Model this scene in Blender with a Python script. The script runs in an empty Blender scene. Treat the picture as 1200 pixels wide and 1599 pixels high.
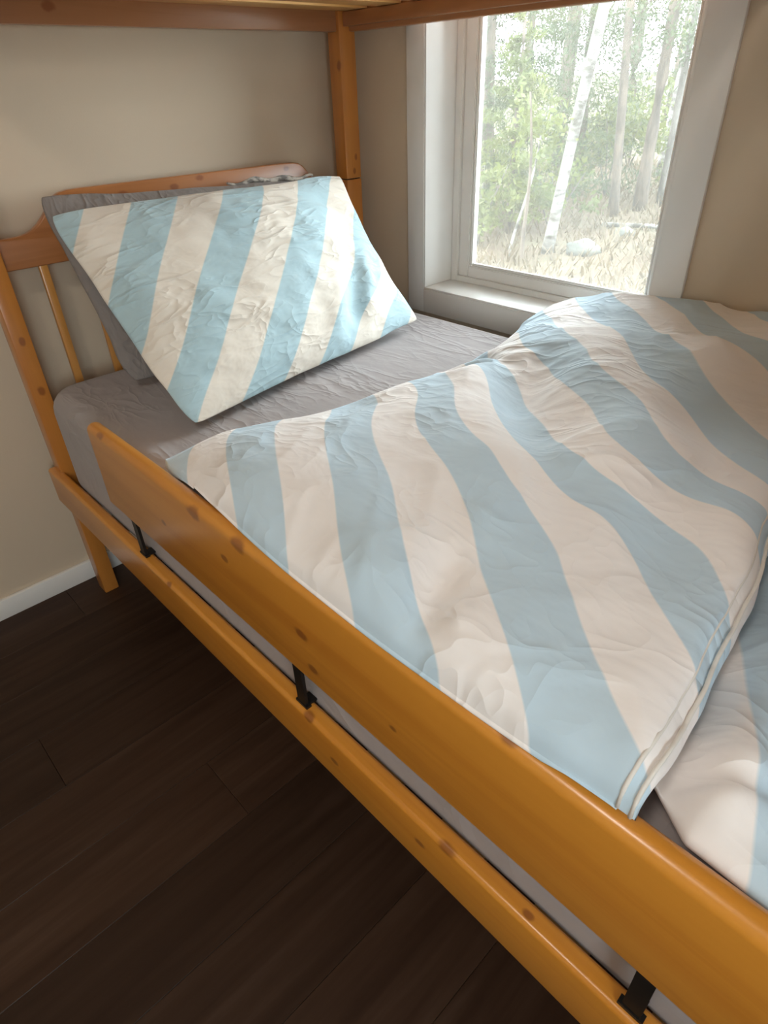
import bpy, bmesh, math, random
import numpy as np
from mathutils import Vector, Matrix

random.seed(4)
RNG = np.random.default_rng(7)
SC = bpy.context.scene
COL = SC.collection

# ------------------------------------------------------------------ camera
cam_data = bpy.data.cameras.new('camera')
cam_data.sensor_fit = 'HORIZONTAL'
cam_data.sensor_width = 36.0
cam_data.lens = 980.018 * 36.0 / 1200.0
cam_data.clip_start = 0.02
cam_data.clip_end = 200
cam = bpy.data.objects.new('camera', cam_data)
COL.objects.link(cam)
R_ = Vector((0.69087619, 0.72227479, -0.03176818))
U_ = Vector((-0.38914376, 0.40854099, 0.82562788))
F_ = Vector((-0.6093088, 0.55804426, -0.56331997))
M = Matrix((R_, U_, -F_)).transposed().to_4x4()
M.translation = Vector((1.72240408, -0.36018519, 1.3454825))
cam.matrix_world = M
SC.camera = cam

# ------------------------------------------------------------------ sky, sun, exposure
world = bpy.data.worlds.new('sky')
SC.world = world
world.use_nodes = True
wn = world.node_tree
bgn = wn.nodes['Background']
bgn.inputs['Color'].default_value = (0.86, 0.94, 1.0, 1)
bgn.inputs['Strength'].default_value = 7.8

sun_data = bpy.data.lights.new('sun', 'SUN')
sun_data.energy = 5.0
sun_data.angle = math.radians(2.0)
sun_data.color = (1.0, 0.93, 0.82)
sun = bpy.data.objects.new('sun', sun_data)
COL.objects.link(sun)
sun.rotation_euler = Vector((-0.75, -0.30, 0.60)).to_track_quat('Z', 'Y').to_euler()

def portal(name, loc, direction, sx, sy):
    d = bpy.data.lights.new(name, 'AREA')
    d.shape = 'RECTANGLE'; d.size = sx; d.size_y = sy
    d.cycles.is_portal = True
    o = bpy.data.objects.new(name, d); COL.objects.link(o)
    o.location = loc
    o.rotation_euler = Vector(direction).to_track_quat('-Z', 'Z').to_euler()
    return o
portal('window_portal', (0.60, 1.49, 1.42), (0, -1, 0), 0.80, 1.34)
portal('window_portal', (3.22, -1.05, 1.45), (-1, 0, 0), 0.90, 1.00)  # portal of the added fill window

SC.view_settings.view_transform = 'Standard'
SC.view_settings.look = 'None'
SC.view_settings.gamma = 1.0
SC.view_settings.use_curve_mapping = False
SC.view_settings.exposure = 0.95
SC.cycles.use_denoising = True
SC.cycles.max_bounces = 12
SC.cycles.diffuse_bounces = 7
SC.cycles.sample_clamp_indirect = 12.0

# ------------------------------------------------------------------ numpy noise
_PERM = np.random.default_rng(11).random((64, 64))
def vnoise(x, y):
    x = np.asarray(x, float); y = np.asarray(y, float)
    xi = np.floor(x).astype(int); yi = np.floor(y).astype(int)
    fx = x - xi; fy = y - yi
    fx = fx * fx * fx * (fx * (fx * 6 - 15) + 10); fy = fy * fy * fy * (fy * (fy * 6 - 15) + 10)
    a = _PERM[xi % 64, yi % 64]; b = _PERM[(xi + 1) % 64, yi % 64]
    c = _PERM[xi % 64, (yi + 1) % 64]; d = _PERM[(xi + 1) % 64, (yi + 1) % 64]
    return (a * (1 - fx) + b * fx) * (1 - fy) + (c * (1 - fx) + d * fx) * fy - 0.5
def ridge(x, y):
    return 1 - np.abs(vnoise(x, y)) * 4.0
def gauss(x, y, cx, cy, sx, sy, ang=0.0):
    c, s = math.cos(ang), math.sin(ang)
    u = (x - cx) * c + (y - cy) * s; v = -(x - cx) * s + (y - cy) * c
    return np.exp(-0.5 * ((u / sx) ** 2 + (v / sy) ** 2))

# ------------------------------------------------------------------ material helpers
def new_mat(name):
    m = bpy.data.materials.new(name); m.use_nodes = True
    nt = m.node_tree
    return m, nt, nt.nodes['Principled BSDF']
def N(nt, t, **kw):
    n = nt.nodes.new(t)
    for k, v in kw.items(): setattr(n, k, v)
    return n
def L(nt, a, b): nt.links.new(a, b)
def math_node(nt, op, a, b=None, c=None):
    n = N(nt, 'ShaderNodeMath', operation=op)
    for i, v in enumerate((a, b, c)):
        if v is None: continue
        if isinstance(v, (int, float)): n.inputs[i].default_value = v
        else: L(nt, v, n.inputs[i])
    return n.outputs[0]
def mix_col(nt, fac, a, b, mode='MIX'):
    n = N(nt, 'ShaderNodeMix', data_type='RGBA', blend_type=mode)
    if isinstance(fac, (int, float)): n.inputs[0].default_value = fac
    else: L(nt, fac, n.inputs[0])
    for sock, v in ((n.inputs[6], a), (n.inputs[7], b)):
        if isinstance(v, tuple): sock.default_value = (*v, 1) if len(v) == 3 else v
        else: L(nt, v, sock)
    return n.outputs[2]
def ramp(nt, fac, stops):
    n = N(nt, 'ShaderNodeValToRGB')
    cr = n.color_ramp
    while len(cr.elements) < len(stops): cr.elements.new(0.5)
    for e, (p, c) in zip(cr.elements, stops):
        e.position = p; e.color = (*c, 1)
    L(nt, fac, n.inputs[0])
    return n.outputs[0]
def noise(nt, vec, scale, detail=4, rough=0.55, dist=0.0):
    n = N(nt, 'ShaderNodeTexNoise')
    n.inputs['Scale'].default_value = scale; n.inputs['Detail'].default_value = detail
    n.inputs['Roughness'].default_value = rough; n.inputs['Distortion'].default_value = dist
    if vec is not None: L(nt, vec, n.inputs['Vector'])
    return n.outputs['Fac']
def mapping(nt, vec, scale=(1, 1, 1), loc=(0, 0, 0), rot=(0, 0, 0)):
    n = N(nt, 'ShaderNodeMapping')
    n.inputs['Scale'].default_value = scale; n.inputs['Location'].default_value = loc
    n.inputs['Rotation'].default_value = rot
    L(nt, vec, n.inputs['Vector'])
    return n.outputs[0]
def bump(nt, height, strength, dist, bsdf, prev=None):
    n = N(nt, 'ShaderNodeBump')
    n.inputs['Strength'].default_value = strength; n.inputs['Distance'].default_value = dist
    L(nt, height, n.inputs['Height'])
    if prev is not None: L(nt, prev, n.inputs['Normal'])
    L(nt, n.outputs[0], bsdf.inputs['Normal'])
    return n.outputs[0]

PINE_LIGHT = (0.65, 0.270, 0.034)
PINE_DARK = (0.53, 0.190, 0.020)
def pine(name, axis, knots=(), light=PINE_LIGHT, dark=PINE_DARK, rough=0.30):
    """varnished pine, grain along one axis; knots = (x, y, z, radius) where they sit in the board"""
    m, nt, b = new_mat(name)
    tc = N(nt, 'ShaderNodeTexCoord'); oi = N(nt, 'ShaderNodeObjectInfo')
    off = N(nt, 'ShaderNodeVectorMath', operation='SCALE')
    comb = N(nt, 'ShaderNodeCombineXYZ')
    for i in range(3): L(nt, oi.outputs['Random'], comb.inputs[i])
    L(nt, comb.outputs[0], off.inputs[0]); off.inputs['Scale'].default_value = 7.0
    add = N(nt, 'ShaderNodeVectorMath', operation='ADD')
    L(nt, tc.outputs['Object'], add.inputs[0]); L(nt, off.outputs[0], add.inputs[1])
    v = add.outputs[0]
    sc = [22.0, 22.0, 22.0]; sc['xyz'.index(axis)] = 1.1
    g1 = noise(nt, mapping(nt, v, tuple(sc)), 1.0, 5, 0.6, 0.6)
    sc2 = [130.0, 130.0, 130.0]; sc2['xyz'.index(axis)] = 4.0
    g2 = noise(nt, mapping(nt, v, tuple(sc2)), 1.0, 3, 0.5)
    col = ramp(nt, g1, [(0.30, dark), (0.52, light), (0.72, tuple(0.92 * a + 0.08 * c for a, c in zip(light, dark)))])
    col = mix_col(nt, math_node(nt, 'MULTIPLY', g2, 0.35), col, dark)
    # small pale cloud over the whole board
    g3 = noise(nt, mapping(nt, v, (3, 3, 3)), 1.0, 2)
    col = mix_col(nt, math_node(nt, 'MULTIPLY', g3, 0.25), col, tuple(min(1, x * 1.25) for x in light))
    wob = noise(nt, mapping(nt, tc.outputs['Object'], (40, 40, 40)), 1.0, 2)
    for (kx, ky, kz, r) in knots:
        s = N(nt, 'ShaderNodeVectorMath', operation='SUBTRACT')
        L(nt, tc.outputs['Object'], s.inputs[0]); s.inputs[1].default_value = (kx, ky, kz)
        k = N(nt, 'ShaderNodeVectorMath', operation='MULTIPLY')
        f = [1.0, 1.0, 1.0]; f['xyz'.index(axis)] = 0.62
        L(nt, s.outputs[0], k.inputs[0]); k.inputs[1].default_value = f
        ln = N(nt, 'ShaderNodeVectorMath', operation='LENGTH'); L(nt, k.outputs[0], ln.inputs[0])
        d = math_node(nt, 'ADD', ln.outputs['Value'], math_node(nt, 'MULTIPLY', math_node(nt, 'SUBTRACT', wob, 0.5), r * 0.8))
        mr = N(nt, 'ShaderNodeMapRange'); mr.interpolation_type = 'SMOOTHSTEP'
        L(nt, d, mr.inputs[0]); mr.inputs[1].default_value = r * 0.45; mr.inputs[2].default_value = r
        mr.inputs[3].default_value = 0.70; mr.inputs[4].default_value = 0.0
        col = mix_col(nt, mr.outputs[0], col, (0.20, 0.052, 0.014))
    L(nt, col, b.inputs['Base Color'])
    b.inputs['Roughness'].default_value = rough
    b.inputs['Coat Weight'].default_value = 0.35
    b.inputs['Coat Roughness'].default_value = 0.22
    bump(nt, g2, 0.04, 0.001, b)
    return m

def paint(name, col, rough=0.55, tex=0.10, scale=260):
    m, nt, b = new_mat(name)
    tc = N(nt, 'ShaderNodeTexCoord')
    n1 = noise(nt, tc.outputs['Object'], scale, 3)
    n2 = noise(nt, tc.outputs['Object'], 1.7, 3)
    c = mix_col(nt, n2, tuple(x * 0.96 for x in col), tuple(min(1, x * 1.03) for x in col))
    L(nt, c, b.inputs['Base Color'])
    b.inputs['Roughness'].default_value = rough
    bump(nt, n1, tex, 0.002, b)
    return m

def crease_lines(nt, vec, scale, stretch, rot, sharp, loc):
    """thin crumple lines where a warped noise crosses its middle"""
    v = mapping(nt, vec, (scale, scale * stretch, scale), loc=loc, rot=(0, 0, rot))
    n = noise(nt, v, 1.0, 2, 0.5, 0.5)
    d = math_node(nt, 'MULTIPLY', math_node(nt, 'ABSOLUTE', math_node(nt, 'SUBTRACT', n, 0.5)), sharp)
    l = math_node(nt, 'MAXIMUM', math_node(nt, 'SUBTRACT', 1.0, d), 0.0)
    return math_node(nt, 'MULTIPLY', l, l)
def fabric_bump(nt, b, vec, strength, weave=True, rot=0.0, scale=5.0, stretch=2.6):
    h = crease_lines(nt, vec, scale, stretch, rot, 9, (4.3, 2.7, 0))
    h2 = crease_lines(nt, vec, scale * 1.9, stretch * 0.8, rot + 0.55, 9, (5, 1, 0))
    h3 = crease_lines(nt, vec, scale * 1.5, stretch * 0.7, rot - 0.7, 10, (2, 7, 0))
    m1 = noise(nt, mapping(nt, vec, (4, 4, 4)), 1.0, 2)
    mk = N(nt, 'ShaderNodeMapRange'); L(nt, m1, mk.inputs[0]); mk.inputs[1].default_value = 0.38; mk.inputs[2].default_value = 0.62
    hh = math_node(nt, 'ADD', h, math_node(nt, 'MULTIPLY', math_node(nt, 'ADD', h2, h3), 0.6))
    hh = math_node(nt, 'MULTIPLY', hh, mk.outputs[0])
    soft = noise(nt, mapping(nt, vec, (scale * 2.2, scale * 4.0, scale * 2), rot=(0, 0, rot)), 1.0, 3, 0.5, 0.4)
    hh = math_node(nt, 'ADD', hh, math_node(nt, 'MULTIPLY', soft, 1.3))
    prev = bump(nt, hh, strength, 0.010, b)
    if weave:
        w = noise(nt, mapping(nt, vec, (700, 700, 700)), 1.0, 2)
        bump(nt, w, 0.06, 0.0008, b, prev)

BLUE = (0.56, 0.715, 0.83)
CREAM = (0.93, 0.895, 0.88)
def striped(name, strength, rot, scale, stretch, blue=BLUE, cream=CREAM):
    """printed stripes: the band number runs in the U of the UV map (one unit = one stripe)"""
    m, nt, b = new_mat(name)
    uv = N(nt, 'ShaderNodeUVMap'); uv.uv_map = 'stripe'
    sep = N(nt, 'ShaderNodeSeparateXYZ'); L(nt, uv.outputs[0], sep.inputs[0])
    fr = math_node(nt, 'FLOORED_MODULO', sep.outputs[0], 2.0)
    tri = math_node(nt, 'ABSOLUTE', math_node(nt, 'SUBTRACT', fr, 0.5))   # blue for 0..1
    tri = math_node(nt, 'MINIMUM', tri, math_node(nt, 'SUBTRACT', 2.0, tri))
    mr = N(nt, 'ShaderNodeMapRange'); L(nt, tri, mr.inputs[0])
    mr.inputs[1].default_value = 0.485; mr.inputs[2].default_value = 0.515
    tc = N(nt, 'ShaderNodeTexCoord')
    tone = noise(nt, tc.outputs['Object'], 5.0, 3)
    bl = mix_col(nt, tone, tuple(x * 0.95 for x in blue), tuple(min(1, x * 1.05) for x in blue))
    cr = mix_col(nt, tone, tuple(x * 0.97 for x in cream), tuple(min(1, x * 1.03) for x in cream))
    L(nt, mix_col(nt, mr.outputs[0], bl, cr), b.inputs['Base Color'])
    b.inputs['Roughness'].default_value = 0.85
    b.inputs['Sheen Weight'].default_value = 0.15
    b.inputs['Sheen Roughness'].default_value = 0.6
    cu = N(nt, 'ShaderNodeUVMap'); cu.uv_map = 'cloth'
    fabric_bump(nt, b, cu.outputs[0], strength, True, rot, scale, stretch)
    return m
def cloth(name, col, strength, rot, scale, stretch):
    m, nt, b = new_mat(name)
    tc = N(nt, 'ShaderNodeTexCoord')
    t1 = noise(nt, tc.outputs['Object'], 6.0, 3)
    c = mix_col(nt, t1, tuple(x * 0.93 for x in col), tuple(min(1, x * 1.07) for x in col))
    L(nt, c, b.inputs['Base Color'])
    b.inputs['Roughness'].default_value = 0.9
    b.inputs['Sheen Weight'].default_value = 0.1
    fabric_bump(nt, b, tc.outputs['Object'], strength, True, rot, scale, stretch)
    return m

MAT = {}
MAT['wall'] = paint('wall_paint', (0.62, 0.51, 0.38), 0.6)
MAT['ceiling'] = paint('ceiling_paint', (0.80, 0.79, 0.76), 0.7)
MAT['trim'] = paint('white_trim_paint', (0.82, 0.80, 0.765), 0.35, 0.03)
MAT['board'] = pine('pine_guard', 'x', [(0.462, 0.002, 0.764, 0.012), (0.845, 0.002, 0.752, 0.017), (0.985, 0.003, 0.755, 0.016), (0.93, 0, 0.70, 0.009),
                                        (1.135, 0, 0.668, 0.012), (1.155, 0, 0.606, 0.010), (1.50, 0.012, 0.766, 0.011), (1.33, 0, 0.63, 0.006), (0.70, 0, 0.66, 0.008)])
MAT['rail'] = pine('pine_rail', 'x', [(1.115, 0.004, 0.453, 0.011), (1.43, 0.004, 0.453, 0.012), (1.18, 0, 0.40, 0.008), (1.38, 0, 0.405, 0.008), (0.62, 0.004, 0.453, 0.008), (1.56, 0.013, 0.455, 0.007)])
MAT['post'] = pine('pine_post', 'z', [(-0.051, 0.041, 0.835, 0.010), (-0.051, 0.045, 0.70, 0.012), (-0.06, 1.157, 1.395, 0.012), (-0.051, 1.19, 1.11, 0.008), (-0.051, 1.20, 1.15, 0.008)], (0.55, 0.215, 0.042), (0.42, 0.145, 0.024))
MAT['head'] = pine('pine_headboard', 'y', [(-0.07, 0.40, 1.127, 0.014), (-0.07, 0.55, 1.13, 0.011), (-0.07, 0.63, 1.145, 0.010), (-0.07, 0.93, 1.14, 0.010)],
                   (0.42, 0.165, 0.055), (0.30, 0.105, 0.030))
MAT['slat'] = pine('pine_slat', 'y', (), (0.70, 0.40, 0.14), (0.58, 0.29, 0.085), 0.45)
MAT['upright'] = pine('pine_upright', 'z', (), (0.58, 0.27, 0.07), (0.44, 0.19, 0.04))
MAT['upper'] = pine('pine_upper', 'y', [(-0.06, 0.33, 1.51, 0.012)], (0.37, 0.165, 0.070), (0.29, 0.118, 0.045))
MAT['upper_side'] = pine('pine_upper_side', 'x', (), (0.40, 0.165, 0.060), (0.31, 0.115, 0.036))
MAT['sheet'] = cloth('grey_sheet', (0.36, 0.325, 0.32), 0.32, 1.35, 3.5, 3.2)
MAT['grey_case'] = cloth('grey_pillowcase', (0.23, 0.20, 0.185), 0.5, 0.4, 6.0, 2.0)
MAT['stripe_duvet'] = striped('striped_duvet_cotton', 0.40, 0.5, 4.0, 2.0)
MAT['stripe_pillow'] = striped('striped_pillow_cotton_dimmed', 0.45, -0.45, 4.5, 3.0, (0.41, 0.565, 0.62), (0.76, 0.70, 0.615))  # same stripes darker and warmer, the pillow's dimmer light put into the colour
m, nt, b = new_mat('black_steel'); b.inputs['Base Color'].default_value = (0.022, 0.02, 0.018, 1); b.inputs['Metallic'].default_value = 0.6; b.inputs['Roughness'].default_value = 0.45
MAT['steel'] = m
m, nt, b = new_mat('white_label_cloth'); b.inputs['Base Color'].default_value = (0.8, 0.77, 0.72, 1); b.inputs['Roughness'].default_value = 0.9
MAT['whitecloth'] = m

# floor planks
m, nt, b = new_mat('dark_floor')
tc = N(nt, 'ShaderNodeTexCoord'); oi = N(nt, 'ShaderNodeObjectInfo')
geo = N(nt, 'ShaderNodeNewGeometry')
cmb = N(nt, 'ShaderNodeCombineXYZ'); L(nt, math_node(nt, 'MULTIPLY', oi.outputs['Random'], 40.0), cmb.inputs[0]); L(nt, math_node(nt, 'MULTIPLY', oi.outputs['Random'], 17.0), cmb.inputs[1])
va = N(nt, 'ShaderNodeVectorMath', operation='ADD'); L(nt, geo.outputs['Position'], va.inputs[0]); L(nt, cmb.outputs[0], va.inputs[1])
g1 = noise(nt, mapping(nt, va.outputs[0], (26, 1.6, 1)), 1.0, 6, 0.6, 0.5)
g2 = noise(nt, mapping(nt, va.outputs[0], (150, 5, 1)), 1.0, 3)
c = ramp(nt, g1, [(0.3, (0.028, 0.0125, 0.0065)), (0.55, (0.044, 0.022, 0.0125)), (0.75, (0.060, 0.033, 0.021))])
tn = N(nt, 'ShaderNodeMapRange'); L(nt, oi.outputs['Random'], tn.inputs[0]); tn.inputs[3].default_value = 0.8; tn.inputs[4].default_value = 1.2
sc_ = N(nt, 'ShaderNodeVectorMath', operation='SCALE'); L(nt, c, sc_.inputs[0]); L(nt, tn.outputs[0], sc_.inputs['Scale'])
L(nt, sc_.outputs[0], b.inputs['Base Color'])
b.inputs['Roughness'].default_value = 0.42
b.inputs['Specular IOR Level'].default_value = 0.22
bump(nt, g2, 0.15, 0.001, b)
MAT['floor'] = m
m, nt, b = new_mat('floor_joint'); b.inputs['Base Color'].default_value = (0.006, 0.004, 0.003, 1); b.inputs['Roughness'].default_value = 0.9
MAT['joint'] = m

# glass with a thin film of dust whose veil imitates window glare
m = bpy.data.materials.new('glare_veil_glass'); m.use_nodes = True; nt = m.node_tree
nt.nodes.remove(nt.nodes['Principled BSDF'])
tr = N(nt, 'ShaderNodeBsdfTransparent'); tr.inputs[0].default_value = (0.97, 0.99, 0.98, 1)
gl = N(nt, 'ShaderNodeBsdfGlossy'); gl.inputs['Roughness'].default_value = 0.02
du = N(nt, 'ShaderNodeBsdfTranslucent'); du.inputs[0].default_value = (0.97, 0.93, 0.84, 1)
tc = N(nt, 'ShaderNodeTexCoord')
ds = noise(nt, mapping(nt, tc.outputs['Object'], (2.2, 2.2, 2.2)), 1.0, 4)
df = N(nt, 'ShaderNodeMapRange'); L(nt, ds, df.inputs[0]); df.inputs[3].default_value = 0.030; df.inputs[4].default_value = 0.056
mx = N(nt, 'ShaderNodeMixShader'); L(nt, df.outputs[0], mx.inputs[0]); L(nt, tr.outputs[0], mx.inputs[1]); L(nt, du.outputs[0], mx.inputs[2])
fz = N(nt, 'ShaderNodeFresnel'); fz.inputs[0].default_value = 1.3
mx2 = N(nt, 'ShaderNodeMixShader'); L(nt, fz.outputs[0], mx2.inputs[0]); L(nt, mx.outputs[0], mx2.inputs[1]); L(nt, gl.outputs[0], mx2.inputs[2])
L(nt, mx2.outputs[0], nt.nodes['Material Output'].inputs[0])
MAT['glass'] = m

def bark(name, c1, c2, sc=(14, 14, 3)):
    m, nt, b = new_mat(name)
    tc = N(nt, 'ShaderNodeTexCoord')
    n = noise(nt, mapping(nt, tc.outputs['Object'], sc), 1.0, 5, 0.65)
    L(nt, ramp(nt, n, [(0.40, c1), (0.58, c2)]), b.inputs['Base Color'])
    b.inputs['Roughness'].default_value = 0.9
    bump(nt, n, 0.4, 0.02, b)
    return m
MAT['birch'] = bark('birch_bark', (0.04, 0.036, 0.03), (0.18, 0.175, 0.165), (5, 5, 11))
MAT['bark'] = bark('pine_bark', (0.028, 0.021, 0.016), (0.07, 0.053, 0.04))
MAT['greybark'] = bark('grey_bark', (0.036, 0.032, 0.028), (0.085, 0.078, 0.07))
def leafmat(name, c1, c2):
    m = bpy.data.materials.new(name); m.use_nodes = True; nt = m.node_tree
    b = nt.nodes['Principled BSDF']
    tc = N(nt, 'ShaderNodeTexCoord')
    n = noise(nt, tc.outputs['Object'], 2.2, 4)
    col = ramp(nt, n, [(0.35, c1), (0.65, c2)])
    L(nt, col, b.inputs['Base Color']); b.inputs['Roughness'].default_value = 0.6
    t = N(nt, 'ShaderNodeBsdfTranslucent'); L(nt, col, t.inputs[0])
    mx = N(nt, 'ShaderNodeMixShader'); mx.inputs[0].default_value = 0.45
    L(nt, b.outputs[0], mx.inputs[1]); L(nt, t.outputs[0], mx.inputs[2]); L(nt, mx.outputs[0], nt.nodes['Material Output'].inputs[0])
    return m
MAT['needle'] = leafmat('spruce_needles', (0.018, 0.031, 0.011), (0.045, 0.064, 0.022))
MAT['leaf'] = leafmat('fresh_leaves', (0.052, 0.070, 0.015), (0.10, 0.112, 0.029))
MAT['yellowleaf'] = leafmat('yellow_leaves', (0.16, 0.125, 0.022), (0.23, 0.18, 0.045))
MAT['drygrass'] = leafmat('dry_grass', (0.062, 0.044, 0.023), (0.105, 0.080, 0.047))
m, nt, b = new_mat('forest_ground')
tc = N(nt, 'ShaderNodeTexCoord')
n1 = noise(nt, tc.outputs['Object'], 1.3, 6, 0.65); n2 = noise(nt, tc.outputs['Object'], 9, 5, 0.7)
c = ramp(nt, n1, [(0.35, (0.048, 0.025, 0.012)), (0.5, (0.066, 0.045, 0.025)), (0.65, (0.058, 0.054, 0.028))])
c = mix_col(nt, math_node(nt, 'MULTIPLY', n2, 0.6), c, (0.088, 0.068, 0.045))
L(nt, c, b.inputs['Base Color']); b.inputs['Roughness'].default_value = 0.95
bump(nt, n2, 0.7, 0.05, b)
MAT['ground'] = m
m, nt, b = new_mat('grey_stone')
tc = N(nt, 'ShaderNodeTexCoord'); n1 = noise(nt, tc.outputs['Object'], 5, 6, 0.6)
L(nt, ramp(nt, n1, [(0.35, (0.05, 0.052, 0.045)), (0.65, (0.09, 0.092, 0.082))]), b.inputs['Base Color']); b.inputs['Roughness'].default_value = 0.9
bump(nt, n1, 0.5, 0.03, b)
MAT['stone'] = m
m, nt, b = new_mat('fill_lamp_glass'); b.inputs['Base Color'].default_value = (1, 0.95, 0.85, 1)
b.inputs['Emission Color'].default_value = (1, 0.91, 0.81, 1); b.inputs['Emission Strength'].default_value = 23.0
MAT['lamp'] = m

# ------------------------------------------------------------------ object helpers
def tag(o, label=None, cat=None, group=None, kind=None):
    if label: o['label'] = label
    if cat: o['category'] = cat
    if group: o['group'] = group
    if kind: o['kind'] = kind
    return o
def empty(name, loc=(0, 0, 0)):
    o = bpy.data.objects.new(name, None); COL.objects.link(o); o.location = loc
    o.empty_display_size = 0.1
    return o
def link(name, me, mat, parent=None, smooth=False):
    o = bpy.data.objects.new(name, me); COL.objects.link(o)
    if mat is not None and not me.materials: me.materials.append(mat)
    if smooth:
        for p in me.polygons: p.use_smooth = True
    if parent is not None:
        o.parent = parent
        o.matrix_parent_inverse = Matrix.Translation(-Vector(world_loc(parent)))
    return o
def world_loc(o):
    v = Vector((0, 0, 0))
    while o is not None:
        v += Vector(o.location) + (o.matrix_parent_inverse.translation if o.parent else Vector((0, 0, 0)))
        o = o.parent
    return v
def from_bm(name, bm, mat, parent=None, smooth=False):
    me = bpy.data.meshes.new(name); bm.normal_update(); bm.to_mesh(me); bm.free()
    return link(name, me, mat, parent, smooth)
def box_into(bm, lo, hi):
    g = bmesh.ops.create_cube(bm, size=1.0)
    for v in g['verts']:
        v.co = Vector([lo[i] + (v.co[i] + 0.5) * (hi[i] - lo[i]) for i in range(3)])
    return g['verts']
def box(name, lo, hi, mat, parent=None, bev=0.0, seg=2):
    bm = bmesh.new(); box_into(bm, lo, hi)
    if bev > 0:
        bmesh.ops.bevel(bm, geom=bm.edges[:], offset=bev, segments=seg, affect='EDGES', profile=0.5, clamp_overlap=True)
    o = from_bm(name, bm, mat, parent)
    if bev > 0: shade_auto(o)
    return o
def shade_auto(o, ang=40):
    me = o.data
    for p in me.polygons: p.use_smooth = True
    bm = bmesh.new(); bm.from_mesh(me)
    for e in bm.edges:
        if len(e.link_faces) == 2 and e.calc_face_angle(0) > math.radians(ang): e.smooth = False
    bm.to_mesh(me); bm.free()
def prism(name, pts, axis_lo, axis_hi, plane, mat, parent=None, bev=0.0):
    """extrude an outline; plane 'yz' (along x) or 'xz' (along y)"""
    bm = bmesh.new()
    def P(a, b, t): return (t, a, b) if plane == 'yz' else (a, t, b)
    vs = [bm.verts.new(P(a, b, axis_lo)) for a, b in pts]
    f = bm.faces.new(vs)
    r = bmesh.ops.extrude_face_region(bm, geom=[f])
    ex = [e for e in r['geom'] if isinstance(e, bmesh.types.BMVert)]
    d = axis_hi - axis_lo
    for v in ex:
        if plane == 'yz': v.co.x += d
        else: v.co.y += d
    bmesh.ops.recalc_face_normals(bm, faces=bm.faces[:])
    if bev > 0:
        ed = [e for e in bm.edges if len(e.link_faces) == 2 and e.calc_face_angle(0) > math.radians(50)]
        bmesh.ops.bevel(bm, geom=ed, offset=bev, segments=3, affect='EDGES', profile=0.5, clamp_overlap=True)
    o = from_bm(name, bm, mat, parent); shade_auto(o, 35)
    return o
def grid_mesh(name, P, uv=None, closed_u=False):
    nu, nv = P.shape[:2]
    idx = np.arange(nu * nv).reshape(nu, nv)
    q = np.stack([idx[:-1, :-1], idx[1:, :-1], idx[1:, 1:], idx[:-1, 1:]], -1).reshape(-1, 4)
    if closed_u:
        q = np.vstack([q, np.stack([idx[-1, :-1], idx[0, :-1], idx[0, 1:], idx[-1, 1:]], -1).reshape(-1, 4)])
    return mesh_np(name, P.reshape(-1, 3), q, None if uv is None else uv.reshape(-1, 2))
def mesh_np(name, V, Q, uv=None, uv2=None):
    me = bpy.data.meshes.new(name)
    n = Q.shape[1]
    me.vertices.add(len(V)); me.vertices.foreach_set('co', np.ascontiguousarray(V, dtype=np.float32).ravel())
    me.loops.add(Q.size); me.loops.foreach_set('vertex_index', np.ascontiguousarray(Q, dtype=np.int32).ravel())
    me.polygons.add(len(Q)); me.polygons.foreach_set('loop_start', np.arange(0, Q.size, n, dtype=np.int32))
    me.polygons.foreach_set('loop_total', np.full(len(Q), n, dtype=np.int32))
    me.update(calc_edges=True); me.validate()
    if uv is not None:
        l = me.uv_layers.new(name='stripe')
        l.data.foreach_set('uv', np.ascontiguousarray(uv[Q.ravel()], dtype=np.float32).ravel())
    if uv2 is not None:
        l = me.uv_layers.new(name='cloth')
        l.data.foreach_set('uv', np.ascontiguousarray(uv2[Q.ravel()], dtype=np.float32).ravel())
    return me
def tube_mesh(name, pts, radii, seg=8):
    """tube along a polyline with rounded ends"""
    pts = [Vector(p) for p in pts]; n = len(pts)
    bm = bmesh.new(); rings = []
    up = Vector((0, 0, 1))
    for i, p in enumerate(pts):
        t = (pts[min(i + 1, n - 1)] - pts[max(i - 1, 0)]).normalized()
        a = t.cross(up)
        if a.length < 1e-3: a = t.cross(Vector((1, 0, 0)))
        a.normalize(); c = t.cross(a).normalized()
        r = radii[i] if hasattr(radii, '__len__') else radii
        rings.append([bm.verts.new(p + (a * math.cos(k * 2 * math.pi / seg) + c * math.sin(k * 2 * math.pi / seg)) * r) for k in range(seg)])
    for i in range(n - 1):
        for k in range(seg):
            bm.faces.new((rings[i][k], rings[i][(k + 1) % seg], rings[i + 1][(k + 1) % seg], rings[i + 1][k]))
    bm.faces.new(rings[0][::-1]); bm.faces.new(rings[-1])
    bmesh.ops.recalc_face_normals(bm, faces=bm.faces[:])
    me = bpy.data.meshes.new(name); bm.to_mesh(me); bm.free()
    for p in me.polygons: p.use_smooth = True
    return me

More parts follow.
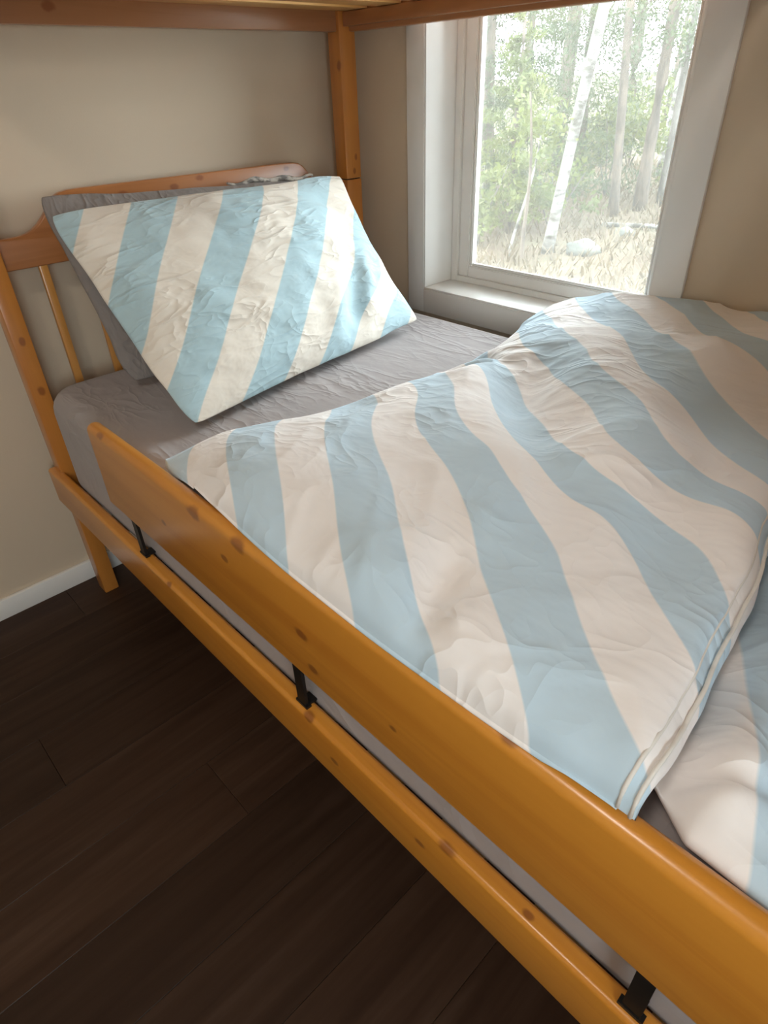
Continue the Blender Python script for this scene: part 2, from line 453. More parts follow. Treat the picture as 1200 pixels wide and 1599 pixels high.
# ------------------------------------------------------------------ room
XW, YW, X2, Y2, ZC = -0.175, 1.265, 3.10, -2.30, 2.45
WO = 0.22   # wall thickness
def structure(name, boxes, mat):
    bm = bmesh.new()
    for lo, hi in boxes: box_into(bm, lo, hi)
    return tag(from_bm(name, bm, mat), kind='structure')
structure('wall_headboard', [((XW - WO, Y2 - WO, -0.1), (XW, YW + WO, ZC))], MAT['wall'])
ox0, ox1, oz0, oz1 = 0.2038, 0.998, 0.760, 2.09       # window opening
structure('wall_window', [((XW, YW, -0.1), (ox0, YW + WO, ZC)), ((ox1, YW, -0.1), (X2, YW + WO, ZC)),
                          ((ox0, YW, -0.1), (ox1, YW + WO, oz0)), ((ox0, YW, oz1), (ox1, YW + WO, ZC))], MAT['wall'])
structure('wall_front', [((XW, Y2 - WO, -0.1), (X2, Y2, ZC))], MAT['wall'])
structure('wall_foot', [((X2, Y2 - WO, -0.1), (X2 + WO, -1.50, ZC)), ((X2, -0.60, -0.1), (X2 + WO, YW + WO, ZC)),
                        ((X2, -1.50, -0.1), (X2 + WO, -0.60, 0.95)), ((X2, -1.50, 1.95), (X2 + WO, -0.60, ZC))], MAT['wall'])
structure('ceiling', [((XW - WO, Y2 - WO, ZC), (X2 + WO, YW + WO, ZC + 0.2))], MAT['ceiling'])

# floor: planks laid across the room, each its own piece
floor = structure('floor', [((XW, Y2, -0.08), (X2, YW, -0.012))], MAT['joint'])
PW = 0.182; g = 0.00035
lengths = [1.29, 1.29, 1.29]
plank_cache = {}
k = 0; x = XW
while x < X2 - 0.01:
    x1 = min(x + PW, X2)
    y = Y2 - [0.35, 0.9, 0.12, 0.62, 1.05][k % 5]
    while y < YW:
        ya, yb = max(y, Y2), min(y + 1.29, YW)
        if yb - ya > 0.02:
            key = (round(x1 - x, 4), round(yb - ya, 4))
            if key not in plank_cache:
                bm = bmesh.new(); box_into(bm, (g, g, -0.012), (x1 - x - g, yb - ya - g, 0))
                top = [e for e in bm.edges if all(v.co.z > -0.001 for v in e.verts)]
                bmesh.ops.bevel(bm, geom=top, offset=0.0007, segments=1, affect='EDGES')
                me = bpy.data.meshes.new('plank'); bm.to_mesh(me); bm.free(); me.materials.append(MAT['floor'])
                plank_cache[key] = me
            p = bpy.data.objects.new('plank', plank_cache[key]); COL.objects.link(p)
            p.location = (x, ya, 0); p.parent = floor
        y += 1.29
    x += PW; k += 1

def baseboard(name, lo, hi):
    return tag(box(name, lo, hi, MAT['trim'], None, 0.003), kind='structure')
baseboard('baseboard_headboard', (XW, Y2, 0), (XW + 0.014, YW, 0.068))
baseboard('baseboard_window', (XW + 0.014, YW - 0.014, 0), (X2, YW, 0.068))
baseboard('baseboard_front', (XW + 0.014, Y2, 0), (X2, Y2 + 0.014, 0.068))
baseboard('baseboard_foot', (X2 - 0.014, Y2 + 0.014, 0), (X2, YW - 0.014, 0.068))

# window by the bed: casing, lining, sash, bead, pane
def window_bed():
    w = tag(empty('window_1', (0.6, YW, oz0)), kind='structure')
    cy0, cy1 = 1.253, YW
    cw = 0.0715
    def casing(lo, hi): return box('casing', lo, hi, MAT['trim'], w, 0.002)
    casing((ox0 - cw, cy0, oz0 - 0.078), (ox0 + 0.0, cy1, oz1 + cw))
    casing((ox1, cy0, oz0 - 0.078), (ox1 + 0.079, cy1, oz1 + cw))
    casing((ox0, cy0, oz0 - 0.078), (ox1, cy1, oz0))
    casing((ox0, cy0, oz1), (ox1, cy1, oz1 + cw))
    t = 0.006; yl0, yl1 = 1.2535, 1.44
    box('sill', (ox0, yl0 + 0.002, oz0), (ox1, yl1, oz0 + t), MAT['trim'], w, 0.0015)
    box('lining', (ox0, yl0 + 0.002, oz0 + t), (ox0 + t, yl1, oz1), MAT['trim'], w, 0.0015)
    box('lining', (ox1 - t, yl0 + 0.002, oz0 + t), (ox1, yl1, oz1), MAT['trim'], w, 0.0015)
    box('lining', (ox0 + t, yl0 + 0.002, oz1 - t), (ox1 - t, yl1, oz1), MAT['trim'], w, 0.0015)
    # frame step
    def ring(name, x0, x1, z0, z1, wd, wb, ya, yb, bev):
        bm = bmesh.new()
        parts = [((x0, ya, z0), (x0 + wd, yb, z1)), ((x1 - wd, ya, z0), (x1, yb, z1)),
                 ((x0 + wd, ya, z0), (x1 - wd, yb, z0 + wb)), ((x0 + wd, ya, z1 - wb), (x1 - wd, yb, z1))]
        for lo, hi in parts:
            vs = box_into(bm, lo, hi)
        bmesh.ops.bevel(bm, geom=bm.edges[:], offset=bev, segments=2, affect='EDGES', clamp_overlap=True)
        o = from_bm(name, bm, MAT['trim'], w); shade_auto(o); return o
    fr = ring('frame', ox0 + t, ox1 - t, oz0 + t, oz1 - t, 0.026, 0.018, 1.388, 1.445, 0.002)
    sa = ring('sash', ox0 + t + 0.026, ox1 - t - 0.026, oz0 + t + 0.018, oz1 - t - 0.018, 0.044, 0.036, 1.398, 1.440, 0.003)
    be = ring('glazing_bead', ox0 + t + 0.070, ox1 - t - 0.070, oz0 + t + 0.054, oz1 - t - 0.054, 0.009, 0.009, 1.403, 1.418, 0.003)
    pn = box('pane', (ox0 + 0.078, 1.419, oz0 + 0.062), (ox1 - 0.078, 1.425, oz1 - 0.062), MAT['glass'], w)
    return w
window_bed()
def room_fill_window():  # unseen window, added to bring fill daylight into the room
    w = tag(empty('fill_window', (X2, -1.05, 0.95)), kind='structure')
    ya, yb, za, zb = -1.50, -0.60, 0.95, 1.95
    for lo, hi in (((X2 - 0.012, ya - 0.07, za - 0.07), (X2, ya, zb + 0.07)), ((X2 - 0.012, yb, za - 0.07), (X2, yb + 0.07, zb + 0.07)),
                   ((X2 - 0.012, ya, za - 0.07), (X2, yb, za)), ((X2 - 0.012, ya, zb), (X2, yb, zb + 0.07))):
        box('casing', lo, hi, MAT['trim'], w, 0.002)
    for lo, hi in (((X2 + 0.10, ya, za), (X2 + 0.16, ya + 0.06, zb)), ((X2 + 0.10, yb - 0.06, za), (X2 + 0.16, yb, zb)),
                   ((X2 + 0.10, ya + 0.06, za), (X2 + 0.16, yb - 0.06, za + 0.06)), ((X2 + 0.10, ya + 0.06, zb - 0.06), (X2 + 0.16, yb - 0.06, zb))):
        box('sash', lo, hi, MAT['trim'], w, 0.003)
    box('pane', (X2 + 0.127, ya + 0.06, za + 0.06), (X2 + 0.133, yb - 0.06, zb - 0.06), MAT['glass'], w)
room_fill_window()

# unseen ceiling lamp, added as fill light for the bed and guard rail
def fill_lamp():
    r = tag(empty('fill_lamp', (1.65, -0.95, ZC)), 'unseen round white glass ceiling lamp added as fill light beside the bed', 'lamp')
    prof = [(0.0, -0.105), (0.06, -0.100), (0.11, -0.085), (0.145, -0.055), (0.155, -0.03), (0.150, -0.02)]
    def lathe(name, prof, mat):
        bm = bmesh.new(); rings = []
        for (rr, z) in prof:
            rings.append([bm.verts.new((1.65 + rr * math.cos(a), -0.95 + rr * math.sin(a), ZC + z)) for a in [i * 2 * math.pi / 32 for i in range(32)]] if rr > 0 else [bm.verts.new((1.65, -0.95, ZC + z))])
        for a, c in zip(rings, rings[1:]):
            for i in range(32):
                j = (i + 1) % 32
                if len(a) == 1: bm.faces.new((a[0], c[j], c[i]))
                else: bm.faces.new((a[i], a[j], c[j], c[i]))
        bmesh.ops.recalc_face_normals(bm, faces=bm.faces[:])
        return from_bm(name, bm, mat, r, True)
    lathe('fill_lamp_shade', prof, MAT['lamp'])
    lathe('fill_lamp_base', [(0.150, -0.02), (0.162, -0.02), (0.165, -0.012), (0.165, 0.0)], MAT['trim'])
fill_lamp()

# ------------------------------------------------------------------ bunk bed
bed = tag(empty('bunk_bed', (-0.05, 0.0, 0.0)), 'orange varnished pine bunk bed in the corner under the window', 'bed')
PX0, PX1 = -0.104, -0.0507
FX0, FX1 = 2.000, 2.0533
PY = [(0.0193, 0.0644), (1.157, 1.22)]
UZ = 1.477
ZJ = 1.0875
for (xa, xb) in ((PX0, PX1), (FX0, FX1)):
    for (ya, yb) in PY:
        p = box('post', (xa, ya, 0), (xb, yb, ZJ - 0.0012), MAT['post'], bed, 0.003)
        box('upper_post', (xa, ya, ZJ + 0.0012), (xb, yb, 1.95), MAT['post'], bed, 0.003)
        bm = bmesh.new(); box_into(bm, (xa + 0.004, ya + 0.004, ZJ - 0.003), (xb - 0.004, yb - 0.004, ZJ + 0.003))
        from_bm('joint_dowel', bm, MAT['joint'], p)
# headboard and footboard panels with the raised middle
def head_profile():
    half = [(0.0644, 1.067), (0.10, 1.067), (0.121, 1.068), (0.140, 1.0715), (0.158, 1.079), (0.175, 1.090), (0.190, 1.104), (0.204, 1.118),
            (0.216, 1.132), (0.228, 1.143), (0.242, 1.150), (0.262, 1.154), (0.30, 1.155)]
    far = [(1.221 - y, z) for y, z in half][::-1]
    top = half + far
    lowz = 0.995
    return [(0.0644, lowz)] + top + [(1.157, lowz)]
def bed_end(x0, x1):
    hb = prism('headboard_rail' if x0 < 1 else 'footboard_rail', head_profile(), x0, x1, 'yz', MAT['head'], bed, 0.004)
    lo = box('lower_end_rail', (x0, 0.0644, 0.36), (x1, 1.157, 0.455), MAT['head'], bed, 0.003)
    first = None
    for i in range(9):
        yc = 0.155 + 0.1139 * i
        if first is None:
            first = box('spindle', (x0 + 0.003, yc - 0.0105, 0.452), (x1 - 0.003, yc + 0.0105, 0.998), MAT['upright'], bed, 0.003)
        else:
            s = first.copy(); COL.objects.link(s); s.location.y += 0.1139 * i
bed_end(-0.092, -0.070)
bed_end(2.018, 2.040)
# lower side rails
def rail_profile(y0, y1, z0, z1, r):
    pts = [(y0, z0), (y0, z1 - r)]
    for i in range(1, 6):
        a = i / 6 * math.pi / 2; pts.append((y0 + r - r * math.cos(a), z1 - r + r * math.sin(a)))
    pts += [(y0 + r, z1), (y1 - r, z1)]
    for i in range(1, 6):
        a = i / 6 * math.pi / 2; pts.append((y1 - r + r * math.sin(a), z1 - r + r * math.cos(a)))
    pts += [(y1, z1 - r), (y1, z0)]
    return pts
prism('side_rail', rail_profile(0.0, 0.0310, 0.349, 0.4570, 0.009), PX0, FX1, 'yz', MAT['rail'], bed, 0.0015)
prism('side_rail', rail_profile(1.2090, 1.240, 0.349, 0.4570, 0.009), PX0, FX1, 'yz', MAT['rail'], bed, 0.0015)
for (ya, yb) in ((0.0315, 0.052), (1.188, 1.2085)):
    box('cleat', (-0.045, ya, 0.352), (1.995, yb, 0.382), MAT['rail'], bed, 0.002)
first = None
for i in range(12):
    if first is None: first = box('lower_slat', (0.0, 0.033, 0.3825), (0.085, 1.207, 0.400), MAT['slat'], bed, 0.002)
    else:
        s = first.copy(); COL.objects.link(s); s.location.x += 0.172 * i
# guard rail with its steel brackets
def guard():
    x0, x1, z0, z1 = 0.398, 1.93, 0.5716, 0.7675
    o = prism('guard_rail', rail_profile(0.0, 0.034, z0, z1, 0.0155), x0, x1, 'yz', MAT['board'], bed, 0.003)
    for bx in (0.485, 1.088, 1.702):
        bm = bmesh.new()
        box_into(bm, (bx - 0.011, 0.010, 0.4573), (bx + 0.011, 0.0165, 0.580))
        box_into(bm, (bx - 0.011, 0.0165, 0.4573), (bx + 0.011, 0.0350, 0.4613))
        box_into(bm, (bx - 0.0155, 0.0085, 0.4573), (bx + 0.0155, 0.019, 0.4625))
        from_bm('bracket', bm, MAT['steel'], o)
guard()
# upper bunk
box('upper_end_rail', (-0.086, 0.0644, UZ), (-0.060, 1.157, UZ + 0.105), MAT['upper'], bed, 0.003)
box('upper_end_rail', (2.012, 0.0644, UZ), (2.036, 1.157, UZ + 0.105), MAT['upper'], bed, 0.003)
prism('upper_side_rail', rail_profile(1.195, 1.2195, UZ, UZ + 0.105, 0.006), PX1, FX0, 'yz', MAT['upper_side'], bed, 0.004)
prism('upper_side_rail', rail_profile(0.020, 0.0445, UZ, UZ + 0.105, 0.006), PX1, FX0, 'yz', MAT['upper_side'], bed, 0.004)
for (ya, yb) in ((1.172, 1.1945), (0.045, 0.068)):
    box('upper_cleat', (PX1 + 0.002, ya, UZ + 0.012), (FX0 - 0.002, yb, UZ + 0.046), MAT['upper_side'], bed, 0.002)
first = None
for i in range(15):
    if first is None: first = box('upper_slat', (-0.043, 0.046, UZ + 0.047), (0.047, 1.185, UZ + 0.066), MAT['slat'], bed, 0.002)
    else:
        s = first.copy(); COL.objects.link(s); s.location.x += 0.137 * i

# ------------------------------------------------------------------ mattress
def rounded_slab(x0, x1, y0, y1, z0, z1, rp, rz, nx, ny):
    """pillow-edged slab as a wrapped grid; returns verts and quads"""
    bm = bmesh.new(); box_into(bm, (x0, y0, z0), (x1, y1, z1))
    ve = [e for e in bm.edges if abs(e.verts[0].co.z - e.verts[1].co.z) > 0.01]
    bmesh.ops.bevel(bm, geom=ve, offset=rp, segments=8, affect='EDGES', profile=0.5)
    he = [e for e in bm.edges if abs(e.verts[0].co.z - e.verts[1].co.z) < 1e-5 and len(e.link_faces) == 2 and e.calc_face_angle(0) > 1.0]
    bmesh.ops.bevel(bm, geom=he, offset=rz, segments=6, affect='EDGES', profile=0.5)
    return bm
bm = rounded_slab(-0.040, 1.990, 0.0355, 1.195, 0.4005, 0.7140, 0.085, 0.055, 0, 0)
mt = from_bm('mattress', bm, MAT['sheet'], None, True); shade_auto(mt, 60)
tag(mt, 'thick mattress in a grey fitted sheet lying in the bunk bed', 'mattress')

# ------------------------------------------------------------------ pillows
def make_pillow(name, BL, BR, TL, TR, th, bow, wr, nu=96, nv=72, seed=0, stripe=None, dents=(), nrm=None):
    BL, BR, TL, TR = [np.array(p, float) for p in (BL, BR, TL, TR)]
    n = np.cross(BR - BL, TL - BL); n /= np.linalg.norm(n)
    if n[0] < 0: n = -n
    # u,v denser towards the rim
    def dens(k): t = np.linspace(-1, 1, k); return 0.5 + 0.5 * np.sign(t) * (1 - (1 - np.abs(t)) ** 1.35)
    u = dens(nu)[:, None] * np.ones((1, nv)); v = np.ones((nu, 1)) * dens(nv)[None, :]
    eu, ev = np.abs(2 * u - 1), np.abs(2 * v - 1)
    # rim bows inward between the ears
    uu = u + (0.5 - u) * 2 * np.where(u < 0.5, bow[0], bow[1]) * (1 - ev ** 2) * eu ** 3
    vv = v + (0.5 - v) * 2 * np.where(v < 0.5, bow[2], bow[3]) * (1 - eu ** 2) * ev ** 3
    uu = uu + 0.010 * vnoise(v * 7 + seed, u * 0 + seed) * eu ** 4
    vv = vv + 0.014 * vnoise(u * 8 + seed, v * 0 + 3 + seed) * ev ** 4
    rc = 1 - 0.030 * (eu * ev) ** 10                       # blunt corners
    uu = 0.5 + (uu - 0.5) * rc; vv = 0.5 + (vv - 0.5) * rc
    base = ((1 - uu) * (1 - vv))[..., None] * BL + (uu * (1 - vv))[..., None] * BR + ((1 - uu) * vv)[..., None] * TL + (uu * vv)[..., None] * TR
    prof = np.clip((1 - eu ** 2.2) * (1 - ev ** 2.2), 0, 1) ** 0.62
    w = np.clip((1 - eu ** 6) * (1 - ev ** 6), 0, 1)
    cu_, cv_ = u * 0.87, v * 0.57                                  # cloth metres
    a1 = cv_ * 0.90 + cu_ * 0.44; b1 = cu_ * 0.90 - cv_ * 0.44     # pulled diagonally
    folds = wr * (vnoise(u * 4 + seed, v * 3 + 9) * 1.0 + 0.36 * ridge(a1 * 17 + seed, b1 * 4.5 + 3) + 0.22 * ridge(a1 * 34 + 5, b1 * 8 + seed) + 0.20 * ridge(cu_ * 15 + seed, cv_ * 7 + 2)) * w
    # gathers running in from the side seams
    folds = folds + 0.0035 * w * (np.exp(-v / 0.16) * np.sin(u * 34 + 3 * vnoise(u * 6, v * 3)) + np.exp(-(1 - u) / 0.13) * np.sin(v * 24 + u * 9 + 2) + 0.8 * np.exp(-(1 - v) / 0.16) * np.sin(u * 30 + 9 * v))
    front = th * prof + folds
    for (cu, cv, su, sv, ang, amp) in dents: front = front + amp * gauss(u, v, cu, cv, su, sv, ang) * w
    back = -th * prof * 0.9 + 0.5 * wr * vnoise(u * 4 + 20, v * 3 + seed) * w
    F = base + front[..., None] * n; B = base + back[..., None] * n
    idx = np.arange(nu * nv).reshape(nu, nv)
    q1 = np.stack([idx[:-1, :-1], idx[1:, :-1], idx[1:, 1:], idx[:-1, 1:]], -1).reshape(-1, 4)
    rim = np.zeros((nu, nv), bool); rim[0] = rim[-1] = True; rim[:, 0] = rim[:, -1] = True
    bidx = np.where(rim, idx, idx + nu * nv)
    q2 = np.stack([bidx[:-1, :-1], bidx[:-1, 1:], bidx[1:, 1:], bidx[1:, :-1]], -1).reshape(-1, 4)
    V = np.vstack([F.reshape(-1, 3), B.reshape(-1, 3)]); Q = np.vstack([q1, q2])
    uv = None
    cl = np.stack([u * 0.87, v * 0.57], -1).reshape(-1, 2); cl = np.vstack([cl, cl])
    if stripe is not None:
        ph = stripe(u, v)
        uv1 = np.stack([ph, v], -1).reshape(-1, 2); uv = np.vstack([uv1, uv1])
    used = np.unique(Q); remap = np.full(len(V), -1); remap[used] = np.arange(len(used))
    return mesh_np(name, V[used], remap[Q], None if uv is None else uv[used], cl[used]), (F, n, u, v)

# where the edges of the printed bands lie on the cloth (plan x, y or pillow u, v, then the band number)
def band_fit(pts, sigma, lam):
    p = np.array(pts, float)
    poly = lambda a, b: np.stack([np.ones_like(a), a, b, a * a, a * b, b * b], -1)
    c = np.linalg.lstsq(poly(p[:, 0], p[:, 1]), p[:, 2], rcond=None)[0]
    res = p[:, 2] - poly(p[:, 0], p[:, 1]) @ c
    K = np.exp(-((p[:, None, :2] - p[None, :, :2]) ** 2).sum(-1) / (2 * sigma ** 2))
    w = np.linalg.solve(K + lam * np.eye(len(p)), res)
    def f(a, b):
        sh = np.shape(a); a = np.ravel(a); b = np.ravel(b)
        k = np.exp(-((a[:, None] - p[None, :, 0]) ** 2 + (b[:, None] - p[None, :, 1]) ** 2) / (2 * sigma ** 2))
        return (poly(a, b) @ c + k @ w).reshape(sh)
    return f
pillow_phase = band_fit([(0.096, 0.99, 0), (0.003, 0.815, 0), (0.199, 0.933, 1), (0.069, 0.705, 1), (0.018, 0.602, 1), (0.318, 0.897, 2), (0.135, 0.584, 2), (0.003, 0.328, 2), (0.437, 0.844, 3), (0.21, 0.491, 3), (0.105, 0.328, 3), (0.003, 0.185, 3), (0.59, 0.844, 4), (0.318, 0.435, 4), (0.177, 0.215, 4), (0.038, 0.045, 4), (0.743, 0.884, 5), (0.451, 0.398, 5), (0.269, 0.129, 5), (0.199, 0.026, 5), (0.844, 0.8, 6), (0.535, 0.295, 6), (0.37, 0.045, 6), (0.834, 0.528, 7), (0.63, 0.23, 7), (0.521, 0.056, 7), (0.865, 0.23, 8), (0.656, 0.056, 8), (0.865, 0.156, 9), (0.801, 0.035, 9)], 0.14, 0.25)
me, (PF, Pn, PU, PV) = make_pillow('striped_pillow', (0.5245, 0.1767, 0.735), (0.3878, 1.0402, 0.742), (0.100, 0.139, 1.1307), (0.100, 1.0026, 1.1303),
    0.078, (0.004, 0.040, 0.010, 0.014), 0.010, seed=2,
    stripe=lambda u, v: 1 + pillow_phase(u, v),
    dents=[(0.62, 0.20, 0.03, 0.16, -0.5, 0.012), (0.70, 0.22, 0.03, 0.16, -0.35, -0.016), (0.80, 0.30, 0.025, 0.2, -0.3, 0.012), (0.55, 0.72, 0.10, 0.02, -0.5, 0.008), (0.88, 0.70, 0.03, 0.15, 0.5, -0.010)])
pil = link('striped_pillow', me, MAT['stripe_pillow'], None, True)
tag(pil, 'pillow in a blue and cream diagonal striped case leaning towards the headboard', 'pillow')
rim_pts = [PF[i, 0] for i in range(0, 96, 3)] + [PF[95, 0]]
me2, (GF, Gn, GU, GV) = make_pillow('grey_pillow', (0.195, 0.195, 0.738), (0.18, 1.03, 0.738), (-0.006, 0.166, 1.157), (-0.006, 0.985, 1.118),
    0.055, (0.002, 0.03, 0.01, 0.02), 0.009, 64, 48, seed=8)
gp = link('grey_pillow', me2, MAT['grey_case'], None, True)
tag(gp, 'dark grey pillow standing against the headboard behind the striped pillow', 'pillow')

# turned-over printed hem showing at the top of the grey pillow
m, nt, b = new_mat('printed_hem_cloth')
tc = N(nt, 'ShaderNodeTexCoord'); n1 = noise(nt, mapping(nt, tc.outputs['Object'], (60, 38, 60)), 1.0, 2)
L(nt, ramp(nt, n1, [(0.42, (0.16, 0.14, 0.125)), (0.58, (0.48, 0.435, 0.38))]), b.inputs['Base Color']); b.inputs['Roughness'].default_value = 0.9
GT = GF[:, -1]                                     # top rim of the grey pillow
sel = [p for p in GT if 0.66 < p[1] < 0.985]
link('printed_hem', tube_mesh('printed_hem', [(p[0] + 0.006, p[1], p[2] + 0.004 + 0.004 * math.sin(p[1] * 60)) for p in sel],
     [0.0075 * min(1, 0.35 + 6 * min(p[1] - 0.66, 0.985 - p[1])) for p in sel], 8), m, gp, True)

# ------------------------------------------------------------------ duvet
def interp(xs, ys): return lambda t: np.interp(t, xs, ys)
head_x = interp([0.0, 0.08, 0.18, 0.275, 0.41, 0.64, 0.73, 0.80, 0.89, 1.02, 1.12, 1.25], [0.65, 0.618, 0.618, 0.642, 0.684, 0.718, 0.750, 0.738, 0.740, 0.716, 0.684, 0.643])
hem_x = interp([0.0, 0.1, 0.2, 0.35, 0.5, 0.7, 1.25], [1.624, 1.620, 1.614, 1.594, 1.557, 1.535, 1.50])
front_y = interp([0.6, 0.66, 0.74, 0.86, 1.0, 1.1, 1.3, 1.5, 1.64], [0.068, 0.052, 0.040, 0.028, 0.014, 0.007, 0.002, 0.007, 0.016])
def smooth_curve(f, lo, hi, n, k):
    t = np.linspace(lo, hi, n); y = f(t)
    for _ in range(k): y[1:-1] = (y[:-2] + 2 * y[1:-1] + y[2:]) / 4
    return interp(t, y)
head_x = smooth_curve(head_x, 0, 1.25, 80, 18); hem_x = smooth_curve(hem_x, 0, 1.25, 80, 18); front_y = smooth_curve(front_y, 0.6, 1.64, 80, 18)
def circ(t): t = np.clip(t, 0, 1); return np.sqrt(1 - (1 - t) ** 2)
def duvet_top(x, y, dh, df, dt):
    """height of the folded-back layer; dh, df, dt = distance from head edge, front edge, hem"""
    zmid = 0.742 + (0.118 + 0.025 * y / 1.25) * (1 - np.exp(-dh / 0.17))
    loft = 0.25 + 0.75 * np.clip(dh / 0.15, 0, 1)
    w = 0.030 * vnoise(x * 3.1 + 1.7, y * 3.3 + 0.4) + 0.022 * vnoise(x * 6.4 + 5, y * 7.5 + 2)
    w = w + 0.004 * ridge(x * 6 + y * 3 + 11, y * 3 - x * 2 + 7) + 0.003 * ridge(x * 13 + y * 9 + 3, y * 9 - x * 6)
    for (cx, cy, sx, sy, a, h) in DENTS: w = w + h * gauss(x, y, cx, cy, sx, sy, a)
    z = zmid + w * loft
    ze = 0.778 - 0.028 * np.clip((0.9 - x) / 0.25, 0, 1)      # rim height along the guard rail
    zz = ze + (z - ze) * circ(df / 0.12)
    zz = zz - 0.022 * (1 - circ(dt / 0.05)) * np.clip(df / 0.10, 0.1, 1)      # hem end keeps its loft and rounds over
    return np.maximum(zz, np.where((y < 0.045) & (x > 0.80), 0.774, 0.728))
# (x, y, spread, spread, angle, height): hollows and swells pressed into the cover
DENTS = [(1.06, 0.66, 0.05, 0.11, 0.5, -0.034), (0.80, 0.825, 0.07, 0.011, -0.5, -0.030), (0.82, 0.70, 0.08, 0.012, 0.5, -0.014), (1.22, 0.34, 0.16, 0.05, 0.4, 0.012), (1.48, 0.62, 0.08, 0.12, 0.2, -0.030),
         (1.34, 0.06, 0.028, 0.055, 0.3, -0.034), (1.24, 0.09, 0.05, 0.06, 0.2, 0.016), (1.17, 0.50, 0.22, 0.040, -0.80, -0.030), (1.27, 0.62, 0.20, 0.055, -0.80, 0.026), (1.38, 0.40, 0.06, 0.09, 0.6, 0.020), (1.51, 0.31, 0.045, 0.09, 0.5, -0.030), (0.74, 0.78, 0.10, 0.022, 0.25, -0.022), (0.74, 0.93, 0.12, 0.022, 0.2, -0.024),
         (0.74, 0.86, 0.10, 0.025, 0.2, 0.014), (1.05, 0.85, 0.16, 0.08, -0.5, 0.012), (1.30, 0.95, 0.10, 0.14, 0.0, 0.010), (1.36, 0.50, 0.10, 0.07, 0.8, 0.014),
         (1.545, 0.035, 0.05, 0.05, 0.0, -0.014)]
def make_upper():
    nu, nv = 230, 250
    def dens(k, p): t = np.linspace(-1, 1, k); return 0.5 + 0.5 * np.sign(t) * (1 - (1 - np.abs(t)) ** p)
    a = dens(nu, 1.35)[:, None] * np.ones((1, nv)); s = (np.linspace(0, 1, nv) ** 1.15)[None, :] * np.ones((nu, 1))
    y = 0.02 + 1.2325 * s
    for _ in range(3):
        xh, xt = head_x(y), hem_x(y)
        x = xh + (xt - xh) * a
        yf = front_y(x)
        y = yf + (1.2525 - yf) * s
    xh, xt = head_x(y), hem_x(y); x = xh + (xt - xh) * a
    # little waves along the rims
    x = x + 0.006 * vnoise(y * 14 + 2, y * 0 + 1) * (np.abs(2 * a - 1) ** 6) * 1.6
    dh, df, dt = (xt - xh) * a, y - yf, (xt - xh) * (1 - a)
    zt = duvet_top(x, y, dh, df, dt)
    board = np.clip(1 - (y - 0.040) / 0.03, 0, 1) * np.clip((x - 0.60) / 0.2, 0, 1)
    zb = 0.720 + 0.0495 * board + 0.035 * np.clip(1 - dt / 0.30, 0, 1) * (1 - board) + 0.022 * np.clip(1 - dt / 0.08, 0, 1) * np.clip(1 - df / 0.14, 0, 1)
    zb = np.minimum(zb, zt - 0.001)
    T = np.stack([x, y, zt], -1); Bt = np.stack([x, y, zb], -1)
    # the hem side wall bulges outward
    n_w = 7
    idx = np.arange(nu * nv).reshape(nu, nv)
    q1 = np.stack([idx[:-1, :-1], idx[1:, :-1], idx[1:, 1:], idx[:-1, 1:]], -1).reshape(-1, 4)
    off = nu * nv
    q2 = np.stack([idx[:-1, :-1], idx[:-1, 1:], idx[1:, 1:], idx[1:, :-1]], -1).reshape(-1, 4) + off
    V = [T.reshape(-1, 3), Bt.reshape(-1, 3)]; Q = [q1, q2]
    def wall(row_t, row_b, bulge, nrm, flip):
        nonlocal off
        base = sum(len(v) for v in V); k = len(row_t)
        ts = np.linspace(0, 1, n_w)
        rows = [row_t * (1 - t) + row_b * t + np.array(nrm) * bulge * math.sin(math.pi * t) for t in ts]
        W = np.stack(rows, 0); ii = np.arange(n_w * k).reshape(n_w, k) + base
        q = np.stack([ii[:-1, :-1], ii[:-1, 1:], ii[1:, 1:], ii[1:, :-1]], -1).reshape(-1, 4)
        if flip: q = q[:, ::-1]
        V.append(W.reshape(-1, 3)); Q.append(q)
    wall(T[-1], Bt[-1], 0.018, (1, 0, 0), False)
    wall(T[0], Bt[0], 0.001, (-1, 0, 0), True)
    wall(T[:, 0], Bt[:, 0], 0.003, (0, -1, 0), True)
    wall(T[:, -1], Bt[:, -1], 0.0, (0, 1, 0), False)
    V = np.vstack(V); Q = np.vstack(Q)
    ph = duvet_phase(V[:, 0], V[:, 1])
    return V, Q, np.stack([ph, V[:, 1]], -1), T
